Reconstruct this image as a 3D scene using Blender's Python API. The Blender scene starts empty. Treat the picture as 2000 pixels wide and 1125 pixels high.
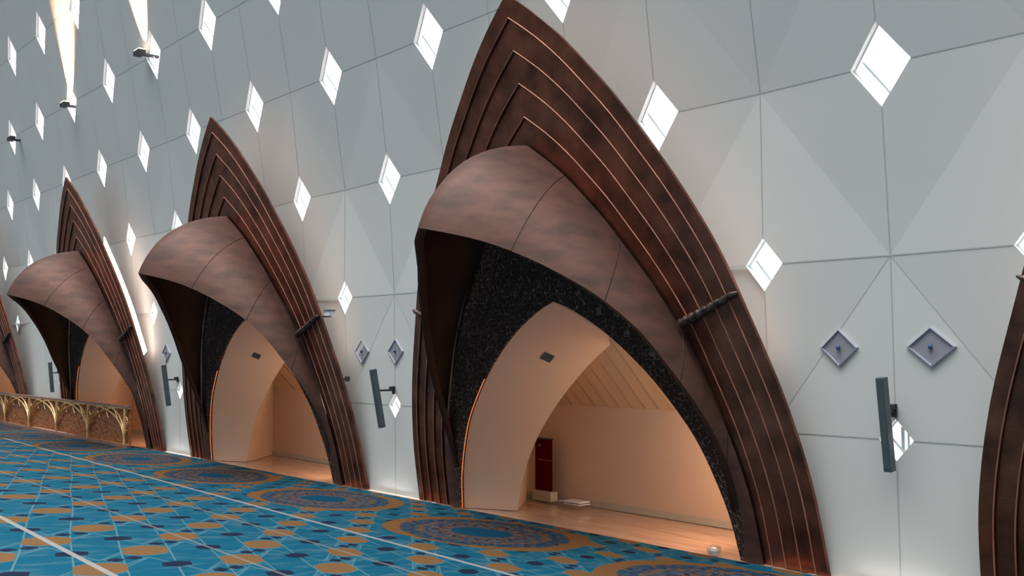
import bpy, bmesh, math, random
from mathutils import Vector, Matrix
random.seed(7)
C = bpy.context.scene.collection
SC = bpy.context.scene

# ------------------------------------------------------------------ camera
cam_d = bpy.data.cameras.new('camera')
cam = bpy.data.objects.new('camera', cam_d)
C.objects.link(cam)
cam.location = (0, 0, 2.5)
cam.rotation_euler = (math.radians(90 + 3.56), 0, math.radians(49.58))
cam_d.sensor_width = 36.0
cam_d.lens = 36.0 * 1990.4 / 2000.0
cam_d.shift_y = 0.0015
cam_d.clip_end = 300
SC.camera = cam
SC.view_settings.view_transform = 'Standard'
SC.view_settings.look = 'None'
SC.view_settings.gamma = 1.0
SC.view_settings.use_curve_mapping = False
SC.view_settings.exposure = 0.5

# ------------------------------------------------------------------ world: white daylight outside, bright roof light above the hall
W = bpy.data.worlds.new('daylight'); SC.world = W; W.use_nodes = True
wt = W.node_tree; wt.nodes.clear()
wo = wt.nodes.new('ShaderNodeOutputWorld'); wb = wt.nodes.new('ShaderNodeBackground')
tc = wt.nodes.new('ShaderNodeTexCoord'); sx = wt.nodes.new('ShaderNodeSeparateXYZ')
wt.links.new(tc.outputs['Generated'], sx.inputs[0])
def wm(op, a, b=None, clamp=False):
    n = wt.nodes.new('ShaderNodeMath'); n.operation = op; n.use_clamp = clamp
    for i, v in enumerate((a, b)):
        if v is None: continue
        if isinstance(v, (int, float)): n.inputs[i].default_value = v
        else: wt.links.new(v, n.inputs[i])
    return n.outputs[0]
HALL_AMB, ROOF, OUTSIDE = 0.12, 11.5, 1.3
zz = wm('MAXIMUM', sx.outputs[2], 0.0)
roof = wm('MULTIPLY', wm('POWER', zz, 7.0), ROOF)
hall = wm('ADD', roof, HALL_AMB)
side = wm('MULTIPLY', sx.outputs[1], 6.0, True)
out_ = wm('MULTIPLY', side, OUTSIDE)
lvl = wm('MAXIMUM', hall, out_)
wt.links.new(lvl, wb.inputs['Strength'])
wb.inputs['Color'].default_value = (0.96, 0.99, 0.985, 1)
wt.links.new(wb.outputs[0], wo.inputs[0])

# ------------------------------------------------------------------ measured layout
XC = -10.464            # centre of the nearest whole arch
S = 1.59116             # column spacing of the window lattice
YB = 10.2               # arch plane at the floor
def kx(k): return XC + (k - 5) * S

# ------------------------------------------------------------------ materials
def new_mat(name):
    m = bpy.data.materials.new(name); m.use_nodes = True
    nt = m.node_tree; nt.nodes.clear()
    o = nt.nodes.new('ShaderNodeOutputMaterial'); return m, nt, o
def N(nt, t, **kw):
    n = nt.nodes.new(t)
    for k, v in kw.items(): setattr(n, k, v)
    return n
def principled(nt, o, col=(.5,.5,.5), rough=.5, metal=0.0, spec=.5):
    p = nt.nodes.new('ShaderNodeBsdfPrincipled')
    if col is not None: p.inputs['Base Color'].default_value = (*col, 1)
    p.inputs['Roughness'].default_value = rough
    p.inputs['Metallic'].default_value = metal
    p.inputs['Specular IOR Level'].default_value = spec
    nt.links.new(p.outputs[0], o.inputs[0]); return p
def ramp(nt, stops):
    r = nt.nodes.new('ShaderNodeValToRGB')
    while len(r.color_ramp.elements) < len(stops): r.color_ramp.elements.new(.5)
    for e, (p, c) in zip(r.color_ramp.elements, stops): e.position = p; e.color = (*c, 1)
    return r
def noisy(name, c0, c1, scale=3, rough=.5, metal=0, spec=.5, bump=0, bscale=60, stretch=(1,1,1), detail=5):
    m, nt, o = new_mat(name); p = principled(nt, o, None, rough, metal, spec)
    t = N(nt, 'ShaderNodeTexCoord'); mp = N(nt, 'ShaderNodeMapping'); mp.inputs['Scale'].default_value = stretch
    nt.links.new(t.outputs['Object'], mp.inputs[0])
    nz = N(nt, 'ShaderNodeTexNoise'); nz.inputs['Scale'].default_value = scale; nz.inputs['Detail'].default_value = detail
    nt.links.new(mp.outputs[0], nz.inputs['Vector'])
    r = ramp(nt, [(.3, c0), (.7, c1)]); nt.links.new(nz.outputs[0], r.inputs[0]); nt.links.new(r.outputs[0], p.inputs['Base Color'])
    if bump:
        n2 = N(nt, 'ShaderNodeTexNoise'); n2.inputs['Scale'].default_value = bscale
        nt.links.new(mp.outputs[0], n2.inputs['Vector'])
        b = N(nt, 'ShaderNodeBump'); b.inputs['Strength'].default_value = bump; b.inputs['Distance'].default_value = .01
        nt.links.new(n2.outputs[0], b.inputs['Height']); nt.links.new(b.outputs[0], p.inputs['Normal'])
    return m
def emis(name, col, st):
    m, nt, o = new_mat(name); e = N(nt, 'ShaderNodeEmission'); e.inputs[0].default_value = (*col, 1); e.inputs[1].default_value = st
    nt.links.new(e.outputs[0], o.inputs[0]); return m

M = {}
M['wall'] = noisy('painted_wall_panel', (.64,.65,.635), (.665,.675,.66), .6, .55, spec=.25)
M['seam'] = noisy('panel_joint', (.44,.455,.455), (.49,.505,.505), 4, .8)
M['reveal'] = noisy('window_reveal', (.9,.93,.95), (.93,.955,.97), 2, .5)
M['mullion'] = noisy('grey_mullion', (.45,.49,.52), (.52,.56,.6), 5, .5)
M['bronze'] = noisy('dark_bronze', (.135,.057,.042), (.36,.135,.087), 2.6, .40, .96, .5, .25, 45)
M['bronze_hood'] = noisy('brushed_bronze', (.072,.039,.032), (.15,.068,.050), 1.7, .6, .4, .4, .15, 30, (1,1.6,3.4), 9)
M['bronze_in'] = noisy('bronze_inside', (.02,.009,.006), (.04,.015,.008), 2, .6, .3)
M['copper'] = noisy('copper_trim', (.34,.155,.105), (.55,.26,.18), 5, .45, .4)
M['clasp'] = noisy('aged_bronze_clasp', (.03,.02,.018), (.22,.16,.14), 14, .4, .7, .5, .8, 40)
M['led'] = emis('cove_light', (1.0,.74,.60), 2.5)
M['amber'] = emis('amber_edge_light', (1.0,.30,.10), .55)
M['plaster'] = noisy('warm_plaster', (.60,.455,.36), (.64,.49,.39), .8, .6, spec=.3)
M['plaster_ceil'] = noisy('ribbed_plaster', (.56,.41,.28), (.63,.46,.32), 1.2, .6, spec=.3, stretch=(6,.4,.4))
M['gold'] = noisy('gilded_metal', (.75,.42,.16), (.95,.66,.34), 6, .4, .3)
M['rail_fill'] = noisy('rust_brown_panel', (.20,.055,.02), (.62,.24,.08), 4, .5, .3, stretch=(1,1,4))
M['rail_top'] = noisy('pale_handrail', (.25,.13,.10), (.34,.19,.15), 4, .35)
M['slate'] = noisy('slate_grey_metal', (.075,.10,.115), (.09,.12,.135), 8, .5, .1)
M['dark'] = noisy('dark_grey_metal', (.03,.03,.035), (.06,.06,.065), 8, .5)
M['white'] = noisy('white_plastic', (.75,.76,.78), (.82,.83,.85), 5, .35)
M['lilac'] = noisy('pale_lilac_frame', (.44,.44,.52), (.47,.47,.55), 5, .5)
M['niche'] = noisy('grey_recess', (.27,.27,.31), (.31,.31,.35), 5, .6)
M['blue'] = noisy('blue_fitting', (.02,.06,.16), (.05,.12,.26), 12, .35)
M['red'] = noisy('dark_red_banner', (.075,.0005,.004), (.09,.001,.006), 3, .8, spec=.02)
M['redtext'] = noisy('faint_print', (.14,.03,.035), (.2,.05,.055), 40, .6)
M['beige'] = noisy('beige_stand', (.42,.40,.35), (.48,.45,.4), 5, .5)

def glass(name, tint=(1,1,1), g=.08):
    m, nt, o = new_mat(name)
    a = N(nt, 'ShaderNodeBsdfTransparent'); a.inputs[0].default_value = (*tint, 1)
    b = N(nt, 'ShaderNodeBsdfGlossy'); b.inputs['Roughness'].default_value = .03
    x = N(nt, 'ShaderNodeMixShader'); x.inputs[0].default_value = g
    nt.links.new(a.outputs[0], x.inputs[1]); nt.links.new(b.outputs[0], x.inputs[2]); nt.links.new(x.outputs[0], o.inputs[0]); return m
M['glass'] = glass('window_glass', (.97,.99,1))
M['clear'] = glass('clear_plastic', (.94,.95,.96), .12)

def marble():
    m, nt, o = new_mat('polished_marble'); p = principled(nt, o, None, .14, 0, .6)
    t = N(nt, 'ShaderNodeTexCoord'); mp = N(nt, 'ShaderNodeMapping'); mp.inputs['Scale'].default_value = (.7, 3.5, 1)
    nt.links.new(t.outputs['Object'], mp.inputs[0])
    nz = N(nt, 'ShaderNodeTexNoise'); nz.inputs['Scale'].default_value = 1.2; nz.inputs['Detail'].default_value = 6; nz.inputs['Distortion'].default_value = 1.2
    nt.links.new(mp.outputs[0], nz.inputs['Vector'])
    r = ramp(nt, [(.25, (.42,.25,.17)), (.5, (.55,.36,.26)), (.75, (.62,.43,.33))])
    nt.links.new(nz.outputs[0], r.inputs[0]); nt.links.new(r.outputs[0], p.inputs['Base Color']); return m
M['marble'] = marble()

def screen_mat():
    m, nt, o = new_mat('carved_dark_screen'); p = principled(nt, o, None, .8, 0, .08)
    t = N(nt, 'ShaderNodeTexCoord')
    v = N(nt, 'ShaderNodeTexVoronoi', feature='DISTANCE_TO_EDGE'); v.inputs['Scale'].default_value = 15
    nt.links.new(t.outputs['Object'], v.inputs['Vector'])
    nz = N(nt, 'ShaderNodeTexNoise'); nz.inputs['Scale'].default_value = 22; nz.inputs['Detail'].default_value = 8
    nt.links.new(t.outputs['Object'], nz.inputs['Vector'])
    r1 = ramp(nt, [(0, (1,1,1)), (.06, (1,1,1)), (.10, (0,0,0))]); nt.links.new(v.outputs['Distance'], r1.inputs[0])
    r2 = ramp(nt, [(.42, (0,0,0)), (.6, (1,1,1))]); nt.links.new(nz.outputs[0], r2.inputs[0])
    mx = N(nt, 'ShaderNodeMath', operation='MULTIPLY'); nt.links.new(r1.outputs[0], mx.inputs[0]); nt.links.new(r2.outputs[0], mx.inputs[1])
    r3 = ramp(nt, [(0, (.05,.03,.025)), (1, (.30,.19,.165))]); nt.links.new(mx.outputs[0], r3.inputs[0])
    nt.links.new(r3.outputs[0], p.inputs['Base Color'])
    b = N(nt, 'ShaderNodeBump'); b.inputs['Strength'].default_value = .8; b.inputs['Distance'].default_value = .03
    nt.links.new(mx.outputs[0], b.inputs['Height']); nt.links.new(b.outputs[0], p.inputs['Normal']); return m
M['screen'] = screen_mat()

# ---- carpet: woven pattern, computed from floor position only
def carpet_mat():
    m, nt, o = new_mat('patterned_carpet'); p = principled(nt, o, None, .95, 0, .1)
    geo = N(nt, 'ShaderNodeTexCoord'); sp = N(nt, 'ShaderNodeSeparateXYZ'); nt.links.new(geo.outputs['Object'], sp.inputs[0])
    X, Y = sp.outputs[0], sp.outputs[1]
    def f(op, a, b=None, c=None, clamp=False):
        n = N(nt, 'ShaderNodeMath', operation=op); n.use_clamp = clamp
        for i, v in enumerate((a, b, c)):
            if v is None: continue
            if isinstance(v, (int, float)): n.inputs[i].default_value = v
            else: nt.links.new(v, n.inputs[i])
        return n.outputs[0]
    add = lambda a, b: f('ADD', a, b)
    sub = lambda a, b: f('SUBTRACT', a, b)
    mul = lambda a, b: f('MULTIPLY', a, b)
    ab = lambda a: f('ABSOLUTE', a)
    lt = lambda a, b: f('LESS_THAN', a, b)
    gt = lambda a, b: f('GREATER_THAN', a, b)
    mn = lambda a, b: f('MINIMUM', a, b)
    mx = lambda a, b: f('MAXIMUM', a, b)
    lin = lambda a, b, c: add(add(mul(X, a), mul(Y, b)), c)
    den = lin(8.43985984e-04, -5.82929058e-02, 1.0)
    u = f('DIVIDE', lin(3.61055608e-01, 1.08802604, 1.39782756), den)
    v = f('DIVIDE', lin(2.10663941e-02, 8.81590383e-01, -3.38840939), den)
    # slight wobble of the knots
    du = sub(u, f('ROUND', u)); dv = sub(v, f('ROUND', v))
    def mixc(fac, c1, c2):
        n = N(nt, 'ShaderNodeMix', data_type='RGBA')
        nt.links.new(fac, n.inputs[0])
        for i, c in ((6, c1), (7, c2)):
            if isinstance(c, tuple): n.inputs[i].default_value = (*c, 1)
            else: nt.links.new(c, n.inputs[i])
        return n.outputs[2]
    TEAL, TEAL2, NAVY, TAN, LIGHT, WHITE = (0, 0.05032, 0.09561), (0.0005032, 0.06793, 0.1132), (0.005032, 0.01006, 0.02768), (0.1233, 0.0629, 0.02516), (0.06542, 0.1308, 0.156), (0.2164, 0.2113, 0.2063)
    nz = N(nt, 'ShaderNodeTexNoise'); nz.inputs['Scale'].default_value = 2.2; nz.inputs['Detail'].default_value = 3
    nt.links.new(geo.outputs['Object'], nz.inputs['Vector'])
    col = mixc(nz.outputs[0], TEAL, TEAL2)
    # skewed cell coordinates; offset cells (half step) carry the navy dashes
    def pq(a, b): 
        pp = mul(a, 1/.6); q = sub(b, mul(a, .66)); return pp, q
    p1, q1 = pq(du, dv)
    u2 = add(u, .5); v2 = add(v, .5)
    du2 = sub(u2, f('ROUND', u2)); dv2 = sub(v2, f('ROUND', v2))
    p2, q2 = pq(du2, dv2)
    # wrap q to the nearest row so that shapes may cross a cell border
    q1w = sub(q1, f('ROUND', q1)); q2w = sub(q2, f('ROUND', q2))
    # woven streaks that follow the long side of the tan shapes
    cst = N(nt, 'ShaderNodeCombineXYZ'); nt.links.new(mul(u, .9), cst.inputs[0]); nt.links.new(mul(sub(v, mul(u, .66)), 15.0), cst.inputs[1])
    nst = N(nt, 'ShaderNodeTexNoise'); nst.inputs['Scale'].default_value = 1.0; nst.inputs['Detail'].default_value = 2
    nt.links.new(cst.outputs[0], nst.inputs['Vector'])
    stk = f('MULTIPLY', sub(nst.outputs[0], .50), 5.0, None, True)
    col = mixc(mul(stk, .8), col, (0.03522, 0.09561, 0.1258))
    # pale outlines
    line1 = mul(lt(ab(add(du2, mul(f('SINE', mul(v, math.pi)), .035))), .02), gt(ab(sub(v, f('ROUND', v))), .0))
    cross = mul(lt(ab(sub(ab(q1w), add(.16, mul(ab(p1), .20)))), .012), lt(ab(p1), .82))
    col = mixc(mul(cross, .6), col, LIGHT)
    cross2 = mul(lt(ab(sub(ab(q2w), sub(.11, mul(ab(p2), .15)))), .010), lt(ab(p2), .72))
    col = mixc(mul(cross2, .5), col, LIGHT)
    col = mixc(mul(line1, .85), col, LIGHT)
    p3, q3 = pq(du2, dv)
    q3w = sub(q3, f('ROUND', q3))
    dash = mul(lt(ab(p3), .52), lt(ab(q3w), sub(.060, mul(ab(p3), .05))))
    col = mixc(dash, col, NAVY)
    s1 = mul(lt(ab(sub(p1, .52)), .28), lt(ab(sub(q1w, .155)), sub(.04, mul(ab(sub(p1, .52)), .10))))
    s2 = mul(lt(ab(add(p1, .52)), .28), lt(ab(add(q1w, .155)), sub(.04, mul(ab(add(p1, .52)), .10))))
    col = mixc(mx(s1, s2), col, NAVY)
    hexa = mul(lt(ab(p1), .82), lt(ab(q1w), sub(.112, mul(f('POWER', ab(p1), 2.0), .07))))
    rim = mul(lt(ab(p1), .84), lt(ab(q1w), sub(.126, mul(f('POWER', ab(p1), 2.0), .07))))
    col = mixc(mul(rim, .5), col, LIGHT)
    col = mixc(hexa, col, TAN)
    # straight prayer-row lines
    far = ab(sub(add(Y, mul(X, .026)), 7.31))
    strong = mx(lt(ab(v), .048), lt(far, .032))
    weak = mx(lt(ab(sub(v, 2.0)), .034), lt(ab(sub(v, 4.0)), .04))
    col = mixc(mul(weak, .5), col, (0.1711, 0.156, 0.1459))
    col = mixc(mul(strong, .85), col, WHITE)
    # medallions along the wall
    P = 4.324; X0 = -11.21
    mxx = sub(X, X0); cellm = f('ROUND', mul(mxx, 1/P)); lx0 = sub(mxx, mul(cellm, P)); ly0 = sub(Y, 8.985)
    ca, sa = math.cos(.14), math.sin(.14)
    lx = add(mul(lx0, ca), mul(ly0, sa)); ly = sub(mul(ly0, ca), mul(lx0, sa))
    def sup(a_, b_, e_): return add(f('POWER', ab(mul(lx, 1/a_)), e_), f('POWER', ab(mul(ly, 1/b_)), e_))
    outer = lt(sup(1.70, .89, 2.4), 1.0)
    inner = lt(sup(1.44, .845, 1.9), 1.0)
    th = f('ARCTAN2', mul(ly, 1.7), lx)
    r = f('SQRT', add(mul(lx, lx), mul(mul(ly, ly), 2.9)))
    col = mixc(outer, col, (0.1258, 0.05787, 0.02013))
    vo = N(nt, 'ShaderNodeTexVoronoi'); vo.inputs['Scale'].default_value = 7.0
    cb = N(nt, 'ShaderNodeCombineXYZ')
    nt.links.new(mul(r, 1.6), cb.inputs[0]); nt.links.new(mul(ab(sub(f('FRACT', mul(th, 12/math.tau)), .5)), 1.1), cb.inputs[1]); 
    nt.links.new(cb.outputs[0], vo.inputs['Vector'])
    vs = N(nt, 'ShaderNodeSeparateColor'); nt.links.new(vo.outputs['Color'], vs.inputs[0])
    fr = ramp(nt, [(0, (0.01006, 0.01107, 0.03019)), (.2, (0.0151, 0.0151, 0.02768)), (.22, (0.007548, 0.04277, 0.07548)), (.42, (0.01006, 0.04529, 0.08051)), (.44, (0.09561, 0.05032, 0.02768)), (.75, (0.09561, 0.05032, 0.03019)), (.77, (0.05535, 0.06038, 0.07548)), (1, (0.03522, 0.05535, 0.07548))])
    fr.color_ramp.interpolation = 'CONSTANT'
    nt.links.new(vs.outputs[0], fr.inputs[0])
    nz2 = N(nt, 'ShaderNodeTexNoise'); nz2.inputs['Scale'].default_value = 9
    nt.links.new(geo.outputs['Object'], nz2.inputs['Vector'])
    fill = mixc(mul(gt(nz2.outputs[0], .56), .8), fr.outputs[0], (0.02516, 0.03019, 0.05535))
    col = mixc(mul(inner, outer), col, fill)
    col = mixc(lt(sup(.52, .26, 2.2), 1.0), col, (0, 0.04026, 0.08051))
    nt.links.new(col, p.inputs['Base Color'])
    nb = N(nt, 'ShaderNodeTexNoise'); nb.inputs['Scale'].default_value = 180
    nt.links.new(geo.outputs['Object'], nb.inputs['Vector'])
    b = N(nt, 'ShaderNodeBump'); b.inputs['Strength'].default_value = .3; b.inputs['Distance'].default_value = .01
    nt.links.new(nb.outputs[0], b.inputs['Height']); nt.links.new(b.outputs[0], p.inputs['Normal'])
    return m
M['carpet'] = carpet_mat()

# ------------------------------------------------------------------ mesh helpers
class MB:
    def __init__(s): s.v = []; s.f = []
    def quad(s, a, b, c, d): s.poly([a, b, c, d])
    def poly(s, pts):
        n = len(s.v); s.v += [tuple(p) for p in pts]; s.f.append(tuple(range(n, n + len(pts))))
    def grid(s, rows, close=False):
        n = len(s.v); w = len(rows[0])
        for r in rows: s.v += [tuple(p) for p in r]
        for i in range(len(rows) - 1):
            for j in range(w - 1 + (1 if close else 0)):
                a = n + i*w + j; b = n + i*w + (j+1) % w
                s.f.append((a, b, b + w, a + w))
    def box(s, c, d, rot=None):
        c = Vector(c); h = [x/2 for x in d]; R = rot or Matrix.Identity(3)
        P = [c + R @ Vector((sx_*h[0], sy_*h[1], sz_*h[2])) for sx_ in (-1,1) for sy_ in (-1,1) for sz_ in (-1,1)]
        n = len(s.v); s.v += [tuple(p) for p in P]
        for q in ((0,1,3,2),(4,6,7,5),(0,4,5,1),(2,3,7,6),(0,2,6,4),(1,5,7,3)): s.f.append(tuple(n+i for i in q))
    def tube(s, pts, r, n=8, caps=True):
        pts = [Vector(p) for p in pts]; rr = r if isinstance(r, (list, tuple)) else [r]*len(pts)
        rows = []
        for i, p in enumerate(pts):
            t = (pts[min(i+1, len(pts)-1)] - pts[max(i-1, 0)]).normalized()
            a = t.cross(Vector((0,0,1)));
            if a.length < 1e-3: a = t.cross(Vector((1,0,0)))
            a.normalize(); b = t.cross(a)
            rows.append([p + rr[i]*(math.cos(k*math.tau/n)*a + math.sin(k*math.tau/n)*b) for k in range(n)])
        base = len(s.v); s.grid(rows, True)
        if caps:
            s.f.append(tuple(base + k for k in range(n))[::-1]); e = base + (len(rows)-1)*n
            s.f.append(tuple(e + k for k in range(n)))
    def lathe(s, prof, c, n=20):
        rows = [[(c[0] + r*math.cos(k*math.tau/n), c[1] + r*math.sin(k*math.tau/n), c[2] + z) for k in range(n)] for r, z in prof]
        s.grid(rows, True)
    def build(s, name, mat, parent=None, smooth=False, merge=1e-4, loc=None, fixn=True):
        me = bpy.data.meshes.new(name); me.from_pydata(s.v, [], s.f); me.update()
        bm = bmesh.new(); bm.from_mesh(me)
        if merge: bmesh.ops.remove_doubles(bm, verts=bm.verts, dist=merge)
        if fixn: bmesh.ops.recalc_face_normals(bm, faces=bm.faces)
        bm.to_mesh(me); bm.free()
        me.materials.append(mat)
        if smooth:
            for p in me.polygons: p.use_smooth = True
        o = bpy.data.objects.new(name, me); C.objects.link(o)
        if parent: o.parent = parent
        if loc: o.location = loc
        return o
def tag(o, label=None, cat=None, group=None, kind=None):
    if label: o['label'] = label
    if cat: o['category'] = cat
    if group: o['group'] = group
    if kind: o['kind'] = kind
    return o
def empty(name, loc, rz=0):
    o = bpy.data.objects.new(name, None); C.objects.link(o); o.location = loc; o.rotation_euler = (0, 0, rz); o.empty_display_size = .2
    return o
def copy_tree(o, parent=None):
    c = o.copy(); C.objects.link(c); c.parent = parent
    for ch in [x for x in bpy.data.objects if x.parent == o and x != c]: copy_tree(ch, c)
    return c
def smoothstep_table(tab, x):
    for (a, va), (b, vb) in zip(tab, tab[1:]):
        if x <= b: 
            t = (x - a)/(b - a); return va + (vb - va)*t
    return tab[-1][1]
def spline(tab, x):            # monotone-ish Catmull-Rom through a table
    xs = [t[0] for t in tab]; ys = [t[1] for t in tab]; n = len(xs)
    x = max(xs[0], min(xs[-1], x)); i = 0
    while i < n-2 and x > xs[i+1]: i += 1
    h = xs[i+1]-xs[i]; t = (x-xs[i])/h
    def sl(j):
        if j == 0: return (ys[1]-ys[0])/(xs[1]-xs[0])
        if j == n-1: return (ys[-1]-ys[-2])/(xs[-1]-xs[-2])
        return (ys[j+1]-ys[j-1])/(xs[j+1]-xs[j-1])
    m0, m1 = sl(i)*h, sl(i+1)*h
    return (2*t**3-3*t*t+1)*ys[i] + (t**3-2*t*t+t)*m0 + (-2*t**3+3*t*t)*ys[i+1] + (t**3-t*t)*m1

# ------------------------------------------------------------------ floor and carpet
m = MB(); m.box((-25, 1.8, -.11), (90, 44, .2)); tag(m.build('floor', M['marble']), kind='structure')
m = MB(); m.box((-25, -4.87, -.001), (84, 29.96, .02)); 
tag(m.build('carpet', M['carpet']), 'teal prayer carpet with tan hexagons, white row lines and round medallions', 'carpet')

# ------------------------------------------------------------------ the panelled wall: a lattice of folded facets with rhombus windows
ROWS = {4: 0.0, 3: 1.5736, 2: 3.5526, 1: 5.6227, 0: 7.7757, -1: 9.9132, -2: 12.302, -3: 14.75, -4: 17.3, -5: 20.2}
def row_y(r, win):
    base = {4: 10.27, 3: 10.24, 2: 10.20, 1: 10.175, 0: 9.78, -1: 9.38, -2: 8.90, -3: 8.36, -4: 7.75, -5: 7.0}[r]
    if r == 1: base = 10.07 if win else 10.13
    if r == 2: base = 10.14 if win else 10.21
    return base
WIN = {3: (.20,.225), 2: (.262,.318), 1: (.355,.46), 0: (.42,.55), -1: (.47,.61), -2: (.49,.66), -3: (.5,.7)}
K0, K1 = -19, 13
def is_win(k, r): return r in WIN and (k + r) % 2 == (1 if True else 0)
def pt(k, r): return Vector((kx(k), row_y(r, is_win(k, r)), ROWS[r]))
ARCH_K = [11, 5, -1, -7, -13]
ARCH_DX = {11: .07, 5: 0, -1: 0, -7: 0, -13: -1.9}
def arch_x(k): return kx(k) + ARCH_DX[k]
wall = MB(); seam = MB()
win_list = []
rl = [4,3,2,1,0,-1,-2,-3,-4,-5]
def in_hole(k, r):      # cell between rows r (lower) and r-1, columns k..k+1, replaced by the arch infill
    if r not in (4, 3): return False
    return any(ak - 2 <= k < ak + 2 for ak in ARCH_K)
def corner_cut(kw, rw, towards):      # point on the lattice edge where the window begins
    a = pt(kw, rw); b = pt(*towards); hw, hh = WIN[rw]
    if towards[1] == rw: d = hw/abs(b.x - a.x)
    else: d = hh/abs(b.z - a.z)
    return a + (b - a)*d
for r in rl[:-1]:
    rb = r - 1
    for k in range(K0, K1):
        if in_hole(k, r): continue
        c = {(k, r): 0, (k+1, r): 0, (k+1, rb): 0, (k, rb): 0}
        loop = [(k, r), (k+1, r), (k+1, rb), (k, rb)]
        odd = (k + r) % 2 == 1      # window-type corner at (k,r) and (k+1,rb)
        nodes = [loop[1], loop[3]] if odd else [loop[0], loop[2]]
        wins = [loop[0], loop[2]] if odd else [loop[1], loop[3]]
        for wv_ in wins:
            n0, n1 = nodes
            if is_win(*wv_):
                wall.poly([pt(*n0), corner_cut(*wv_, n0), corner_cut(*wv_, n1), pt(*n1)])
            else:
                wall.poly([pt(*n0), pt(*wv_), pt(*n1)])
# infill behind the arches
OPEN = [(0,2.75),(.5,2.66),(.97,2.50),(1.43,2.28),(1.8,2.01),(2.19,1.66),(2.45,1.37),(2.64,1.13),(2.85,.82),(3.05,.45),(3.15,.22),(3.22,0.0)]
def wall_y(z):
    t = [(0,10.27),(1.5736,10.24),(3.5526,10.20),(5.6,10.17)]
    return smoothstep_table(t, z)
for ak in ARCH_K:
    cx = arch_x(ak); zs = [3.22*i/40 for i in range(41)]
    x0, x1 = kx(ak-2), kx(ak+2); zt = ROWS[2]
    for sgn, xe in ((-1, x0), (1, x1)):
        inner = [Vector((cx + sgn*(spline(OPEN, z) + .04*(z < 3.2)), wall_y(z), z)) for z in zs]
        outer = []
        for i, z in enumerate(zs):
            t = i/40
            zv = zt - WIN[2][1]; xw = xe - sgn*WIN[2][0]; yz = wall_y(zv*min(t/.6, 1))
            if t <= .6: outer.append(Vector((xe, yz, zv*t/.6)))
            else: outer.append(Vector((xw + (cx - xw)*(t-.625)/.375, wall_y(zt), zt)))
        for i in range(40): wall.quad(outer[i], outer[i+1], inner[i+1], inner[i])
wall_o = wall.build('wall_right', M['wall'], fixn=False); tag(wall_o, kind='structure')
so = wall_o.modifiers.new('t', 'SOLIDIFY') if False else None
# joints
def strip(mb, a, b, w=.0065, off=.004):
    d = (b - a).normalized(); s_ = d.cross(Vector((0,1,0))).normalized()*w; o_ = Vector((0,-off,0))
    mb.quad(a - s_ + o_, b - s_ + o_, b + s_ + o_, a + s_ + o_)
for r in rl[:-1]:
    for k in range(K0, K1):
        a, b = (k, r), (k+1, r)
        if r != 4 and not (r == 3 and any(ak-2 <= k < ak+2 for ak in ARCH_K)):
            pa = corner_cut(*a, b) if is_win(*a) else pt(*a); pb = corner_cut(*b, a) if is_win(*b) else pt(*b)
            strip(seam, pa, pb)
        b = (k, r-1)
        if r in (4,3) and any(ak-2 < k < ak+2 for ak in ARCH_K): continue
        pa = corner_cut(*a, b) if is_win(*a) else pt(*a); pb = corner_cut(*b, a) if is_win(*b) else pt(*b)
        strip(seam, pa, pb, .005)
# fine diagonal joints below the pinstriped nodes of row 2
for k in range(K0, K1):
    if (k + 2) % 2 == 0 and not any(ak-2 <= k <= ak+2 for ak in ARCH_K):
        strip(seam, pt(k, 2), pt(k, 2).lerp(pt(k-1, 3), .93), .003)
        strip(seam, pt(k, 2), pt(k, 2).lerp(pt(k+1, 3), .93), .003)
tag(seam.build('trim_1', M['seam'], fixn=False, merge=0), kind='structure')

# windows
wn = 0
for r in (3, 2, 1, 0, -1, -2, -3):
    for k in range(K0 + 1, K1):
        if not is_win(k, r): continue
        if r == 3 and any(ak-2 < k < ak+2 for ak in ARCH_K): continue
        wn += 1
        c = pt(k, r)
        cs = [corner_cut(k, r, (k-1, r)), corner_cut(k, r, (k, r-1)), corner_cut(k, r, (k+1, r)), corner_cut(k, r, (k, r+1))]
        dep = .07
        bk = [Vector((p.x, p.y + dep, p.z)) for p in cs]
        mid = sum(bk, Vector())/4
        fr = [mid + (p - mid)*.93 for p in bk]
        mb = MB()
        for i in range(4):
            j = (i+1) % 4
            mb.quad(cs[i], cs[j], bk[j], bk[i]); mb.quad(bk[i], bk[j], fr[j], fr[i])
        o = mb.build('window_%d' % wn, M['reveal'], fixn=False); tag(o, kind='structure')
        g = MB(); g.poly([p + Vector((0,.004,0)) for p in fr]); g.build('pane', M['glass'], o)
        mu = MB(); e0 = fr[0].lerp(fr[1], .22); e1 = fr[3].lerp(fr[2], .22)
        mu.tube([e0 + Vector((0,.05,0)), e1 + Vector((0,.05,0))], .014, 6); 
        if r == 3:
            mu.box(mid + Vector((.01,.06,0)), (.035,.02, .26)); mu.box(mid + Vector((.075,.06,0)), (.02,.02,.2))
        mu.build('mullion', M['mullion'], o)

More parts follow.
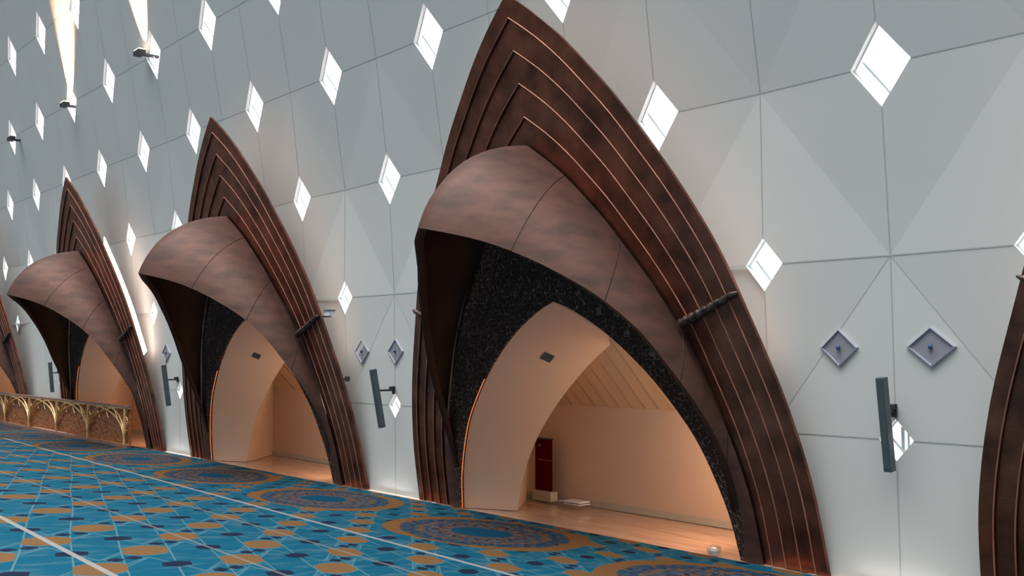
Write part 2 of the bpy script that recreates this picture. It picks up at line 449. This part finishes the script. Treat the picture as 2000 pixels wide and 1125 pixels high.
# ------------------------------------------------------------------ arches
OUT = [(0,3.95),(1.0,3.87),(1.95,3.66),(2.9,3.33),(3.78,2.98),(4.64,2.49),(5.3,2.03),(5.8,1.66),(6.17,1.34),(6.6,.95),(6.95,.58),(7.2,.27),(7.4,0.0)]
def outw(z): return max(0, spline(OUT, z))/3.95
CURV = [(7.40,3.95),(7.08,3.80),(6.64,3.60),(6.20,3.39),(5.75,3.19),(5.36,3.08)]
NZ = 44
ZE = [1-(1-i/NZ)**1.25 for i in range(NZ+1)]
def curve(i, off=0.0, sc=1.0, grow=0.0):
    zA, wF = CURV[i]; pts = []
    for ze in ZE: pts.append((-1*(wF*sc + grow)*outw(7.4*ze), ze*(zA + grow)))
    full = pts + [(-x, z) for x, z in pts[-2::-1]]
    return [Vector((x, -.19*z + off, z)) for x, z in full]     # local to (x centre, YB, 0)

def make_arch():
    root = empty('arch_portal', (0, 0, 0))
    tag(root, 'x', 'arch')
    for i in range(5):
        a = curve(i, .012*i); b = curve(i+1, .012*i - .010)
        if i == 4: b = curve(i+1, .035, grow=-.04)
        back = .05
        ab = [p + Vector((0, back, 0)) for p in a]; bb = [p + Vector((0, back + .03, 0)) for p in b]
        mb = MB(); mb.grid([ab, a, b, bb]); 
        mb.build('frame_band', M['bronze'], root)
    for i in range(1, 5):
        c = curve(i, .012*i - .022)
        mb = MB(); mb.tube([p + Vector((0, -.004, 0)) for p in c], .0085, 6)
        mb.build('copper_trim', M['copper'], root)
    # ---- projecting hood
    RIM = [(0,2.79,10.2),(.4,2.81,10.14),(.8,2.82,10.05),(1.2,2.79,9.9),(1.6,2.72,9.71),(2.0,2.59,9.48),(2.4,2.41,9.24),(2.8,2.18,9.0),(3.2,1.82,8.68),(3.5,1.42,8.36),(3.68,1.12,8.14),(3.85,.78,7.87),(3.97,.42,7.60),(4.07,0,7.37)]
    rim = [Vector((-w, Y - YB, z)) for z, w, Y in RIM]
    bk = [p for p in curve(5)[:NZ+1]]
    def resample(P, n, pw=1.0):
        L = [0]
        for a, b in zip(P, P[1:]): L.append(L[-1] + (b-a).length)
        out = []
        for i in range(n+1):
            t = 1 - (1 - i/n)**pw; s_ = t*L[-1]; j = 0
            while j < len(L)-2 and s_ > L[j+1]: j += 1
            f_ = (s_ - L[j])/(L[j+1]-L[j]); 
            p0, p1, p2, p3 = P[max(j-1,0)], P[j], P[j+1], P[min(j+2, len(P)-1)]
            out.append(.5*((2*p1) + (p2-p0)*f_ + (2*p0-5*p1+4*p2-p3)*f_*f_ + (3*p1-p0-3*p2+p3)*f_**3))
        return out
    n = 36; R_ = resample(rim, n); B_ = resample(bk, n, 1.22)
    V_ = 14
    def shell(inset):
        rows = []
        for i in range(n+1):
            a, b = R_[i], B_[i]; ch = b - a; L = ch.length
            tan = (R_[min(i+1, n)] - R_[max(i-1, 0)]) + (B_[min(i+1, n)] - B_[max(i-1, 0)])
            if i == n: tan = Vector((1, 0, 0))
            nr = ch.cross(tan).normalized()
            if nr.dot(Vector((-1.0, -1.3, 1.0))) < 0 and i < n: nr = -nr
            if i == n and nr.z < 0: nr = -nr
            row = []
            for j in range(V_+1):
                v = j/V_; h = .155*L*(.25 + .75*(i/n))*(4*v*(1-v))*(1 + .12*(1-2*v))
                p = a + ch*v + nr*(h - inset*min(1.0, L/1.3))
                if inset and j == 0:
                    oz = min(a.z, 3.2); tgt = Vector((-spline(OPEN, oz), -.17*a.z, a.z)); dd = tgt - a
                    p = a + dd.normalized()*min(.13, dd.length*.8)
                p.z = max(p.z, 0.0); p.x = min(p.x, 0.0)
                if i == n: p.x = 0
                row.append(p)
            rows.append(row)
        mir = [[Vector((-p.x, p.y, p.z)) for p in r_] for r_ in rows[-2::-1]]
        return rows + mir
    outer = shell(0); inner = shell(.09)
    mb = MB(); mb.grid(outer); hood = mb.build('hood', M['bronze_hood'], root, smooth=True)
    mb = MB(); mb.grid(inner); mb.grid([[r_[0] for r_ in outer], [r_[0] for r_ in inner]])
    mb.build('hood_underside', M['bronze_in'], root, smooth=True)
    # panel joints on the hood
    mb = MB()
    for fr_, d_ in ((.20,.015),(.41,.015),(.62,.01),(.80,.01)):
        for sgn in (-1, 1):
            ii = int(n*(1-fr_)) ; L = []
            for j in range(V_+1):
                fi = n*(1 - fr_ ) + n*d_*(j/V_); i0 = int(fi); f_ = fi-i0
                p = outer[i0][j].lerp(outer[i0+1][j], f_); q = Vector((sgn*-p.x, p.y, p.z)) 
                L.append(q)
            mb = MB(); mb.tube(L, .0055, 5); mb.build('hood_joint', M['bronze_in'], root)
    # ---- carved screen between the hood and the doorway
    zs = [3.22*i/40 for i in range(41)]
    for sgn in (1,):
        a = []; b = []
        for i, z in enumerate(zs): a.append(Vector((-spline(OPEN, z), -.17*z, z)))
        full_a = a + [Vector((-p.x, p.y, p.z)) for p in a[-2::-1]]
        bb = resample([Vector((p.x*.985, -.17*p.z, p.z)) for p in bk], 40)
        full_b = bb + [Vector((-p.x, p.y, p.z)) for p in bb[-2::-1]]
        mid_ = [x.lerp(y, .5) for x, y in zip(full_a, full_b)]
        mb = MB(); mb.grid([full_b, mid_, full_a, [p + Vector((0, .04, 0)) for p in full_a]]); mb.build('carved_screen', M['screen'], root)
    # small raised rosettes along the upper part of the screen
    mb = MB()
    for dx, z in ((-.9,3.05),(-.55,3.32),(-.2,3.46),(.2,3.46),(.55,3.32),(.9,3.05),(-1.35,2.75),(1.35,2.75),(0,3.9),(-1.75,2.5),(1.75,2.5)):
        y = -.17*z - .012; s_ = .055
        mb = MB(); mb.poly([(dx-s_, y, z-s_*.8), (dx+s_, y, z-s_*.8), (dx+s_*.8, y, z+.02), (dx, y, z+s_*1.6), (dx-s_*.8, y, z+.02)])
        mb.build('screen_rosette', M['clasp'], root)
    # amber light line along the doorway edge
    e = [Vector((-spline(OPEN, z) + .012, -.17*z - .006, z)) for z in [2.1*i/30 for i in range(31)]]
    mb = MB()
    mb.tube(e, .008, 5)
    mb.build('edge_light', M['amber'], root)
    # clasps across the bands
    for sgn in (-1, 1):
        a = Vector((sgn*2.33, -.19*2.84 - .05, 2.84)); b = Vector((sgn*3.24, -.19*3.2 - .05, 3.2))
        pts = []; rad = []
        for i in range(25):
            t = i/24; pts.append(a.lerp(b, t)); rad.append((.062 - .028*t)*(1 + .28*math.sin(i*2.4)) if 0 < i < 24 else .012)
        mb = MB(); mb.tube(pts, rad, 9)
        mb.build('clasp', M['clasp'], root, smooth=True)
    return root

def cove(root, off, inset, width, z0, z1):
    o1 = curve(0, off, grow=-inset); o2 = curve(0, off, grow=-inset-width)
    o1b = [p + Vector((0,.03,0)) for p in o1]; o2b = [p + Vector((0,.03,0)) for p in o2]
    idx = [i for i, p in enumerate(o1[:NZ+1]) if z0 < p.z < z1]; k0, k1 = idx[0], idx[-1] + 1; n_ = len(o1)
    for sl in (slice(k0, k1), slice(n_-k1, n_-k0)):
        mb = MB(); mb.grid([o2[sl], o1[sl], o1b[sl], o2b[sl]]); mb.build('cove_light', M['led'], root)
proto = make_arch()
ARCH_LABEL = {5: 'largest whole bronze arch portal, its hooded doorway showing the red banner',
    -1: 'middle bronze hooded arch portal, next one left of the largest',
    -7: 'small distant bronze arch portal behind the right end of the gold railing',
    11: 'bronze arch portal cut off by the photo\'s right edge, only ribbed bands showing',
    -13: 'farthest bronze arch portal at the left edge, one ribbed leg above the railing'}
for i, ak in enumerate(ARCH_K):
    o = proto if i == 0 else copy_tree(proto)
    o.location = (arch_x(ak), YB, 0); o['label'] = ARCH_LABEL[ak]; o['group'] = 'bronze arch portals along the wall'
    arch_objs = globals().setdefault('arch_objs', []); arch_objs.append((ak, o))

for ak, o in arch_objs:
    if ak == -7: cove(o, .22, .2, .40, 2.4, 5.7)
    elif ak != -13: cove(o, .10, .20, .08, 2.3, 7.3)

# ------------------------------------------------------------------ alcove behind each arch
REAR = [(0,1.93),(.55,1.83),(1.12,1.60),(1.7,1.17),(2.22,.64),(2.5,.28),(2.68,0.0)]
for n_, ak in enumerate(ARCH_K):
    cx = arch_x(ak)
    nn = 30
    f_ = [Vector((cx - spline(OPEN, 3.22*i/nn) + .003, YB - .17*3.22*i/nn + .04, 3.22*i/nn)) for i in range(nn+1)]
    r_ = []
    for i in range(nn+1):
        z = 2.68*i/nn; r_.append(Vector((cx - spline(REAR, z), 10.67 + .09*z, z)))
    fr_ = [Vector((2*cx - p.x, p.y, p.z)) for p in f_]
    rr_ = []
    for i in range(nn+1):
        z = 2.68*i/nn; rr_.append(Vector((cx + spline(OPEN, z*3.22/2.68), 10.67 + .09*z, z)))
    mb = MB()
    mb.grid([f_, [a.lerp(b, .5) + Vector((-.02,0,.02*(0 < a.z))) for a, b in zip(f_, r_)], r_]); mb.grid([fr_, rr_])
    tag(mb.build('wall_passage' if n_ == 0 else 'wall_passage.%03d' % n_, M['plaster'], smooth=True), kind='structure')
    mb = MB()
    # left flank, back wall, right flank
    fl = [Vector((cx - 2.9 - .15, 11.9, min(p.z, 3.4))) for p in r_]
    mb.grid([[p + Vector((0,.004,0)) for p in r_], fl])
    mb.quad((cx-3.5, 11.9, 0), (cx+3.6, 11.9, 0), (cx+3.6, 11.9, 1.63), (cx-3.5, 11.9, 1.63))
    mb.quad((cx+3.3, 10.3, 0), (cx+3.3, 11.95, 0), (cx+3.3, 11.95, 3.2), (cx+3.3, 10.3, 3.2))
    tag(mb.build('wall_alcove' if n_ == 0 else 'wall_alcove.%03d' % n_, M['plaster']), kind='structure')
    mb = MB()
    mb.quad((cx-3.5, 11.9, 1.63), (cx+3.6, 11.9, 1.63), (cx+3.6, 10.35, 3.17), (cx-3.5, 10.35, 3.17))
    for q in range(9):
        x = cx - 2.2 + q*.55
        mb.poly([(x, 11.88, 1.632), (x+.25, 11.88, 1.622), (x+.25, 10.5, 3.0), (x, 10.5, 3.008)])
    tag(mb.build('ceiling_alcove' if n_ == 0 else 'ceiling_alcove.%03d' % n_, M['plaster_ceil']), kind='structure')
    mb = MB(); mb.box((cx+.05, 11.885, .05), (6.2, .02, .1))
    tag(mb.build('baseboard_alcove' if n_ == 0 else 'baseboard_alcove.%03d' % n_, M['beige']), kind='structure')
    # unseen box, added only to block daylight from leaking into the alcove
    mb = MB()
    x0, x1, y0, y1, z1 = cx-3.62, cx+3.62, 10.30, 12.05, 3.215
    mb.quad((x0,y1,0),(x1,y1,0),(x1,y1,z1),(x0,y1,z1)); mb.quad((x0,y0,0),(x0,y1,0),(x0,y1,z1),(x0,y0,z1)); mb.quad((x1,y0,0),(x1,y1,0),(x1,y1,z1),(x1,y0,z1)); mb.quad((x0,y0,z1),(x1,y0,z1),(x1,y1,z1),(x0,y1,z1))
    tag(mb.build('daylight_blocker' if n_ == 0 else 'daylight_blocker.%03d' % n_, M['reveal']), kind='structure')
    # warm lamps
    def area(name, loc, rot, sx_, sy_, e, col):
        L = bpy.data.lights.new(name, 'AREA'); L.shape = 'RECTANGLE'; L.size = sx_; L.size_y = sy_; L.energy = e; L.color = col
        o = bpy.data.objects.new(name, L); C.objects.link(o); o.location = loc; o.rotation_euler = rot; return o
    if ak != 11:
        area('alcove_lamp', (cx+2.85, 11.2, 1.5), (0, math.radians(100), 0), 1.2, .9, 42, (1, .66, .42))
        area('passage_lamp', (cx+2.1, 10.6, .9), (0, math.radians(80), 0), .8, .4, 12, (1, .62, .38))
    # floor wash light at the feet of the arch
    for sgn in (-1, 1):
        area('foot_uplight', (cx + sgn*3.55, 10.08, .03), (math.pi, 0, 0), .5, .04, .05, (1, .35, .12))

# doorway ceiling fittings
FIT = {5: 'dark square speaker set in the curved soffit of the largest doorway', -1: 'dark square fitting in the soffit of the middle arch doorway, half behind the hood edge',
       -7: 'dark square fitting in the soffit of the distant arch doorway'}
for ak, lab in FIT.items():
    if ak == -7: continue
    cx = arch_x(ak); n = Vector((.5166, -.5229, -.678)).normalized()
    zax = n; xax = Vector((.785, -.027, .619)).normalized(); yax = zax.cross(xax).normalized(); xax = yax.cross(zax)
    c = Vector((cx - .881, 10.361, 2.439)) + n*.004
    R3 = Matrix((xax, yax, zax)).transposed()
    root = empty('soffit_speaker', c); tag(root, lab, 'speaker', 'soffit speakers')
    mb = MB(); mb.box((0,0,0), (.15,.17,.02), R3); mb.build('housing', M['slate'], root)
    mb = MB()
    for q in range(5): mb.box(n*.012 + xax*(-.05+q*.025), (.010,.13,.005), R3)
    mb.build('grille', M['dark'], root)

# ------------------------------------------------------------------ column loudspeakers between the arches
def speaker(x, ytop, ybot, ztop, zbot, lab, small=False):
    root = empty('column_loudspeaker', (x, 10.22, (ztop+zbot)/2)); tag(root, lab, 'loudspeaker', 'column loudspeakers on the wall')
    a = Vector((0, ytop-10.22, ztop-(ztop+zbot)/2)); b = Vector((0, ybot-10.22, zbot-(ztop+zbot)/2))
    d = (a-b); L = d.length; d.normalize(); ang = math.atan2(-d.y, d.z)
    R3 = Matrix.Rotation(ang, 3, 'X'); mid = (a+b)/2
    mb = MB(); mb.box(mid, (.085, .10, L), R3); mb.build('cabinet', M['slate'], root)
    mb = MB(); mb.box(mid + Vector((0,-.052,0)), (.07,.006,L-.05), R3)
    mb.build('grille', M['slate'], root)
    mb = MB(); mb.box((.0, (mid.y+0)/2 + .03, .14), (.03, abs(mid.y)-.02, .035)); mb.box((.0, -.012, .14), (.07,.02,.14)); mb.box((0,-.05,.18),(.05,.09,.05))
    mb.build('wall_bracket', M['dark'], root)
x8 = kx(8)
speaker(x8 + .0, 9.97, 10.10, 2.24, 1.25, 'tall slate column loudspeaker right of the largest arch, tilted over the small window')
speaker(x8 - 6*S, 9.77, 9.97, 2.21, 1.19, 'slate column loudspeaker on the wall between the largest and the middle arch')
speaker(x8 - 12*S - .1, 9.85, 10.0, 2.2, 1.19, 'slate column loudspeaker on the strip of wall left of the middle arch')
speaker(x8 - 18*S, 9.9, 10.0, 2.2, 1.25, 'left one of the two distant column loudspeakers above the gold railing')
speaker(x8 - 18*S + 1.4, 9.95, 10.05, 2.2, 1.25, 'right one of the two distant column loudspeakers above the gold railing')

# ------------------------------------------------------------------ diamond niches with blue fittings
def niche(x, z, hw, hh, lab):
    y = 10.212
    root = empty('diamond_niche', (x, y, z)); tag(root, lab, 'niche', 'diamond niches in the wall')
    def ring(s_, yy): return [Vector((-hw*s_, yy, 0)), Vector((0, yy, hh*s_)), Vector((hw*s_, yy, 0)), Vector((0, yy, -hh*s_))]
    mb = MB(); A = ring(1.0, -.015); B = ring(.90, -.02); Dp = ring(.88, .0); A2 = ring(1.0, .012)
    for i in range(4):
        j = (i+1) % 4; mb.quad(A[i], A[j], B[j], B[i]); mb.quad(B[i], B[j], Dp[j], Dp[i]); mb.quad(A2[i], A2[j], A[j], A[i])
    mb.build('frame', M['lilac'], root, fixn=False)
    mb = MB(); mb.poly(Dp); mb.build('recess', M['niche'], root)
    mb = MB(); mb.lathe([(0,-.026),(.018,-.026),(.024,0),(.014,.028),(0,.032)], (0,-.022,0), 12); mb.build('fitting', M['blue'], root, smooth=True)
niche(-6.335, 2.56, .235, .215, 'diamond niche with a small blue fitting, nearest the largest arch on its right')
niche(-5.26, 2.565, .27, .215, 'diamond niche with a larger dark blue fitting, rightmost in the photo')
niche(-16.30, 2.53, .24, .23, 'left one of the two diamond niches between the largest and the middle arch')
niche(-15.19, 2.53, .24, .23, 'right one of the two diamond niches between the largest and the middle arch')
niche(-25.65, 2.5, .26, .24, 'small diamond niche on the strip of wall left of the middle arch')
niche(-35.1, 2.5, .26, .24, 'tiny distant diamond niche above the gold railing')

# ------------------------------------------------------------------ small fittings
def cctv(p, lab, name='security_camera'):
    root = empty(name, p); tag(root, lab, 'camera')
    mb = MB(); mb.box((-.12,.03,-.02), (.28,.05,.03)); mb.build('arm', M['dark'], root)
    mb = MB(); mb.box((.1,-.02,.03), (.16,.12,.09)); mb.build('body', M['white'], root)
    mb = MB(); mb.box((.1,-.02,.085), (.19,.15,.015)); mb.build('sunshade', M['slate'], root)
cctv((-16.62, 9.66, 3.20), 'white security camera on an arm beside the middle arch\'s ribbed edge')
root = empty('frame_bracket', (-16.50, 9.95, 2.02)); tag(root, 'small dark bracket sticking out low from the middle arch\'s right edge', 'bracket')
mb = MB(); mb.box((0,0,0), (.3,.05,.025)); mb.build('arm', M['dark'], root)
mb = MB(); mb.box((.12,0,.0), (.05,.08,.09)); mb.build('plate', M['dark'], root)

# ------------------------------------------------------------------ wall uplights
def uplight(x, y, z, lab, lit, lean=0):
    root = empty('wall_uplight', (x, y, z)); tag(root, lab, 'light', 'uplights high on the wall')
    mb = MB(); mb.box((0,0,0), (.36,.18,.12)); mb.build('housing', M['dark'], root)
    mb = MB(); mb.box((0,.28,-.02), (.1,.4,.06)); mb.build('arm', M['dark'], root)
    mb = MB(); mb.box((0,0,.075), (.34,.16,.012)); mb.build('lens', M['lens'] if lit else M['white'], root)
    if lit:
        for e, sz, bl, col in ((lit*.9, 22, 1.0, (1,.74,.52)), (lit*.9, 52, 1.0, (1,.46,.24))):
            L = bpy.data.lights.new('uplight_beam', 'SPOT'); L.energy = e; L.spot_size = math.radians(sz); L.spot_blend = bl; L.color = col; L.shadow_soft_size = .06
            o = bpy.data.objects.new('uplight_beam', L); C.objects.link(o); o.location = (x, y, z + .15)
            o.rotation_euler = (math.radians(180 - 4), math.radians(lean), 0)
M['lens'] = emis('lamp_lens', (1,.8,.6), 6)
uplight(-25.1, 9.15, 9.98, 'lit uplight high on the wall throwing the right-hand warm beam', 14000)
uplight(-31.1, 9.18, 9.8, 'lit uplight high on the wall throwing the left-hand warm beam', 14000, 14)
uplight(-36.7, 9.15, 9.68, 'unlit dark uplight at the far left of the high wall', 0)

# ------------------------------------------------------------------ gilded railing in front of the distant arches
root = empty('railing', (-26.95, 9.78, 0)); tag(root, 'low gilded railing of interlaced pointed arches with rust brown panels at far left', 'railing')
x_end = -19.0
mb = MB(); mb.box((x_end/2, 0, 1.085), (abs(x_end), .12, .04)); mb.build('handrail', M['rail_top'], root)
mb = MB(); mb.box((x_end/2, 0, 1.045), (abs(x_end), .06, .03)); mb.build('top_rail', M['gold'], root)
mb = MB(); mb.box((x_end/2, 0, .05), (abs(x_end), .10, .08)); mb.build('bottom_rail', M['rail_top'], root)
mb = MB(); mb.box((x_end/2, .05, .56), (abs(x_end), .02, .92)); mb.build('infill_panel', M['rail_fill'], root)
sp_ = 2.9
for q in range(7):
    xq = -.25 - q*sp_
    mb = MB(); mb.tube([(xq, -.03, .08), (xq, -.03, 1.03)], .035, 6); mb.build('baluster', M['gold'], root)
for q in range(7):
    xq = -.25 - q*sp_
    for frac in (.5, 1.0):
        for sgn in (-1, 1):
            P_ = []
            for i in range(13):
                t = i/12; P_.append((xq + sgn*sp_*frac*(t**2.2)*.98, -.035, .12 + .92*math.sin(t*math.pi/2)))
            P_ = [p for p in P_ if -19 < p[0] < -.02]
            if len(P_) > 2:
                mb = MB(); mb.tube(P_, .02, 5); mb.build('arch_rib', M['gold'], root)
mb = MB()
for q in range(52):
    x = -.1 - q*.36
    if q % 2 == 0: mb.tube([(x, 0, .72), (x-.36, 0, 1.03)], .014, 4)
    else: mb.tube([(x, 0, .72), (x+.36, 0, 1.03)], .014, 4)
    mb.build('lattice_bar', M['gold'], root); mb = MB()

# ------------------------------------------------------------------ things in the largest doorway
cx = arch_x(5)
root = empty('banner_stand', (cx - 2.40, 11.66, 0)); tag(root, 'dark red roll-up banner on a beige foot against the back wall of the largest doorway', 'banner')
mb = MB(); mb.box((0,0,.62), (.42,.012,.86)); mb.build('banner', M['red'], root)
mb = MB(); mb.box((0,.02,.10), (.46,.16,.16)); mb.build('stand_foot', M['beige'], root)
mb = MB(); mb.box((0,.0,1.055), (.44,.03,.025)); mb.build('top_bar', M['dark'], root)
mb = MB(); 
mb.box((.03,-.009,.70), (.34,.004,.022))
mb.build('print', M['redtext'], root)
mb = MB(); mb.box((-.1,-.009,.94), (.08,.004,.05)); mb.build('emblem', M['redtext'], root)
root = empty('plastic_crate', (cx - 1.45, 11.5, .0)); tag(root, 'small clear plastic crate with white lid on the marble near the banner', 'crate')
mb = MB(); mb.box((0,0,.06), (.34,.22,.10)); mb.build('tub', M['clear'], root)
mb = MB(); mb.box((0,0,.125), (.37,.24,.022)); mb.box((0.02,0,.09),(.36,.23,.012)); mb.build('lid', M['white'], root)
root = empty('plastic_tray', (cx - 1.88, 11.6, .0)); tag(root, 'flat pale plastic tray on the marble between the banner and the crate', 'tray')
mb = MB(); mb.box((0,0,.012), (.34,.2,.02)); mb.box((0,.1,.05),(.34,.012,.07)); mb.box((0,-.1,.035),(.34,.012,.045)); mb.build('tray', M['clear'], root)
mb = MB(); mb.box((.03,.02,.07), (.24,.05,.02)); mb.build('handle', M['white'], root)
root = empty('glass_bowl', (-8.11, 10.19, 0.0)); tag(root, 'small clear glass bowl with a bright white candle at the carpet edge', 'bowl')
mb = MB(); mb.lathe([(0,.004),(.06,.004),(.085,.03),(.088,.12),(.084,.12),(.08,.032),(.056,.01),(0,.01)], (0,0,0), 20); mb.build('bowl', M['clear'], root, smooth=True)
mb = MB(); mb.lathe([(0,.012),(.056,.012),(.06,.06),(.05,.075),(0,.075)], (-.005,0,0), 16); mb.build('candle', M['white'], root)

# floor-level wash lights along the wall bays
for kk in (8, 2, -4, -10):
    area('bay_wash', (kx(kk), 10.16, .02), (math.radians(180+25), 0, 0), 1.0, .03, 1.0, (1,.95,.9))
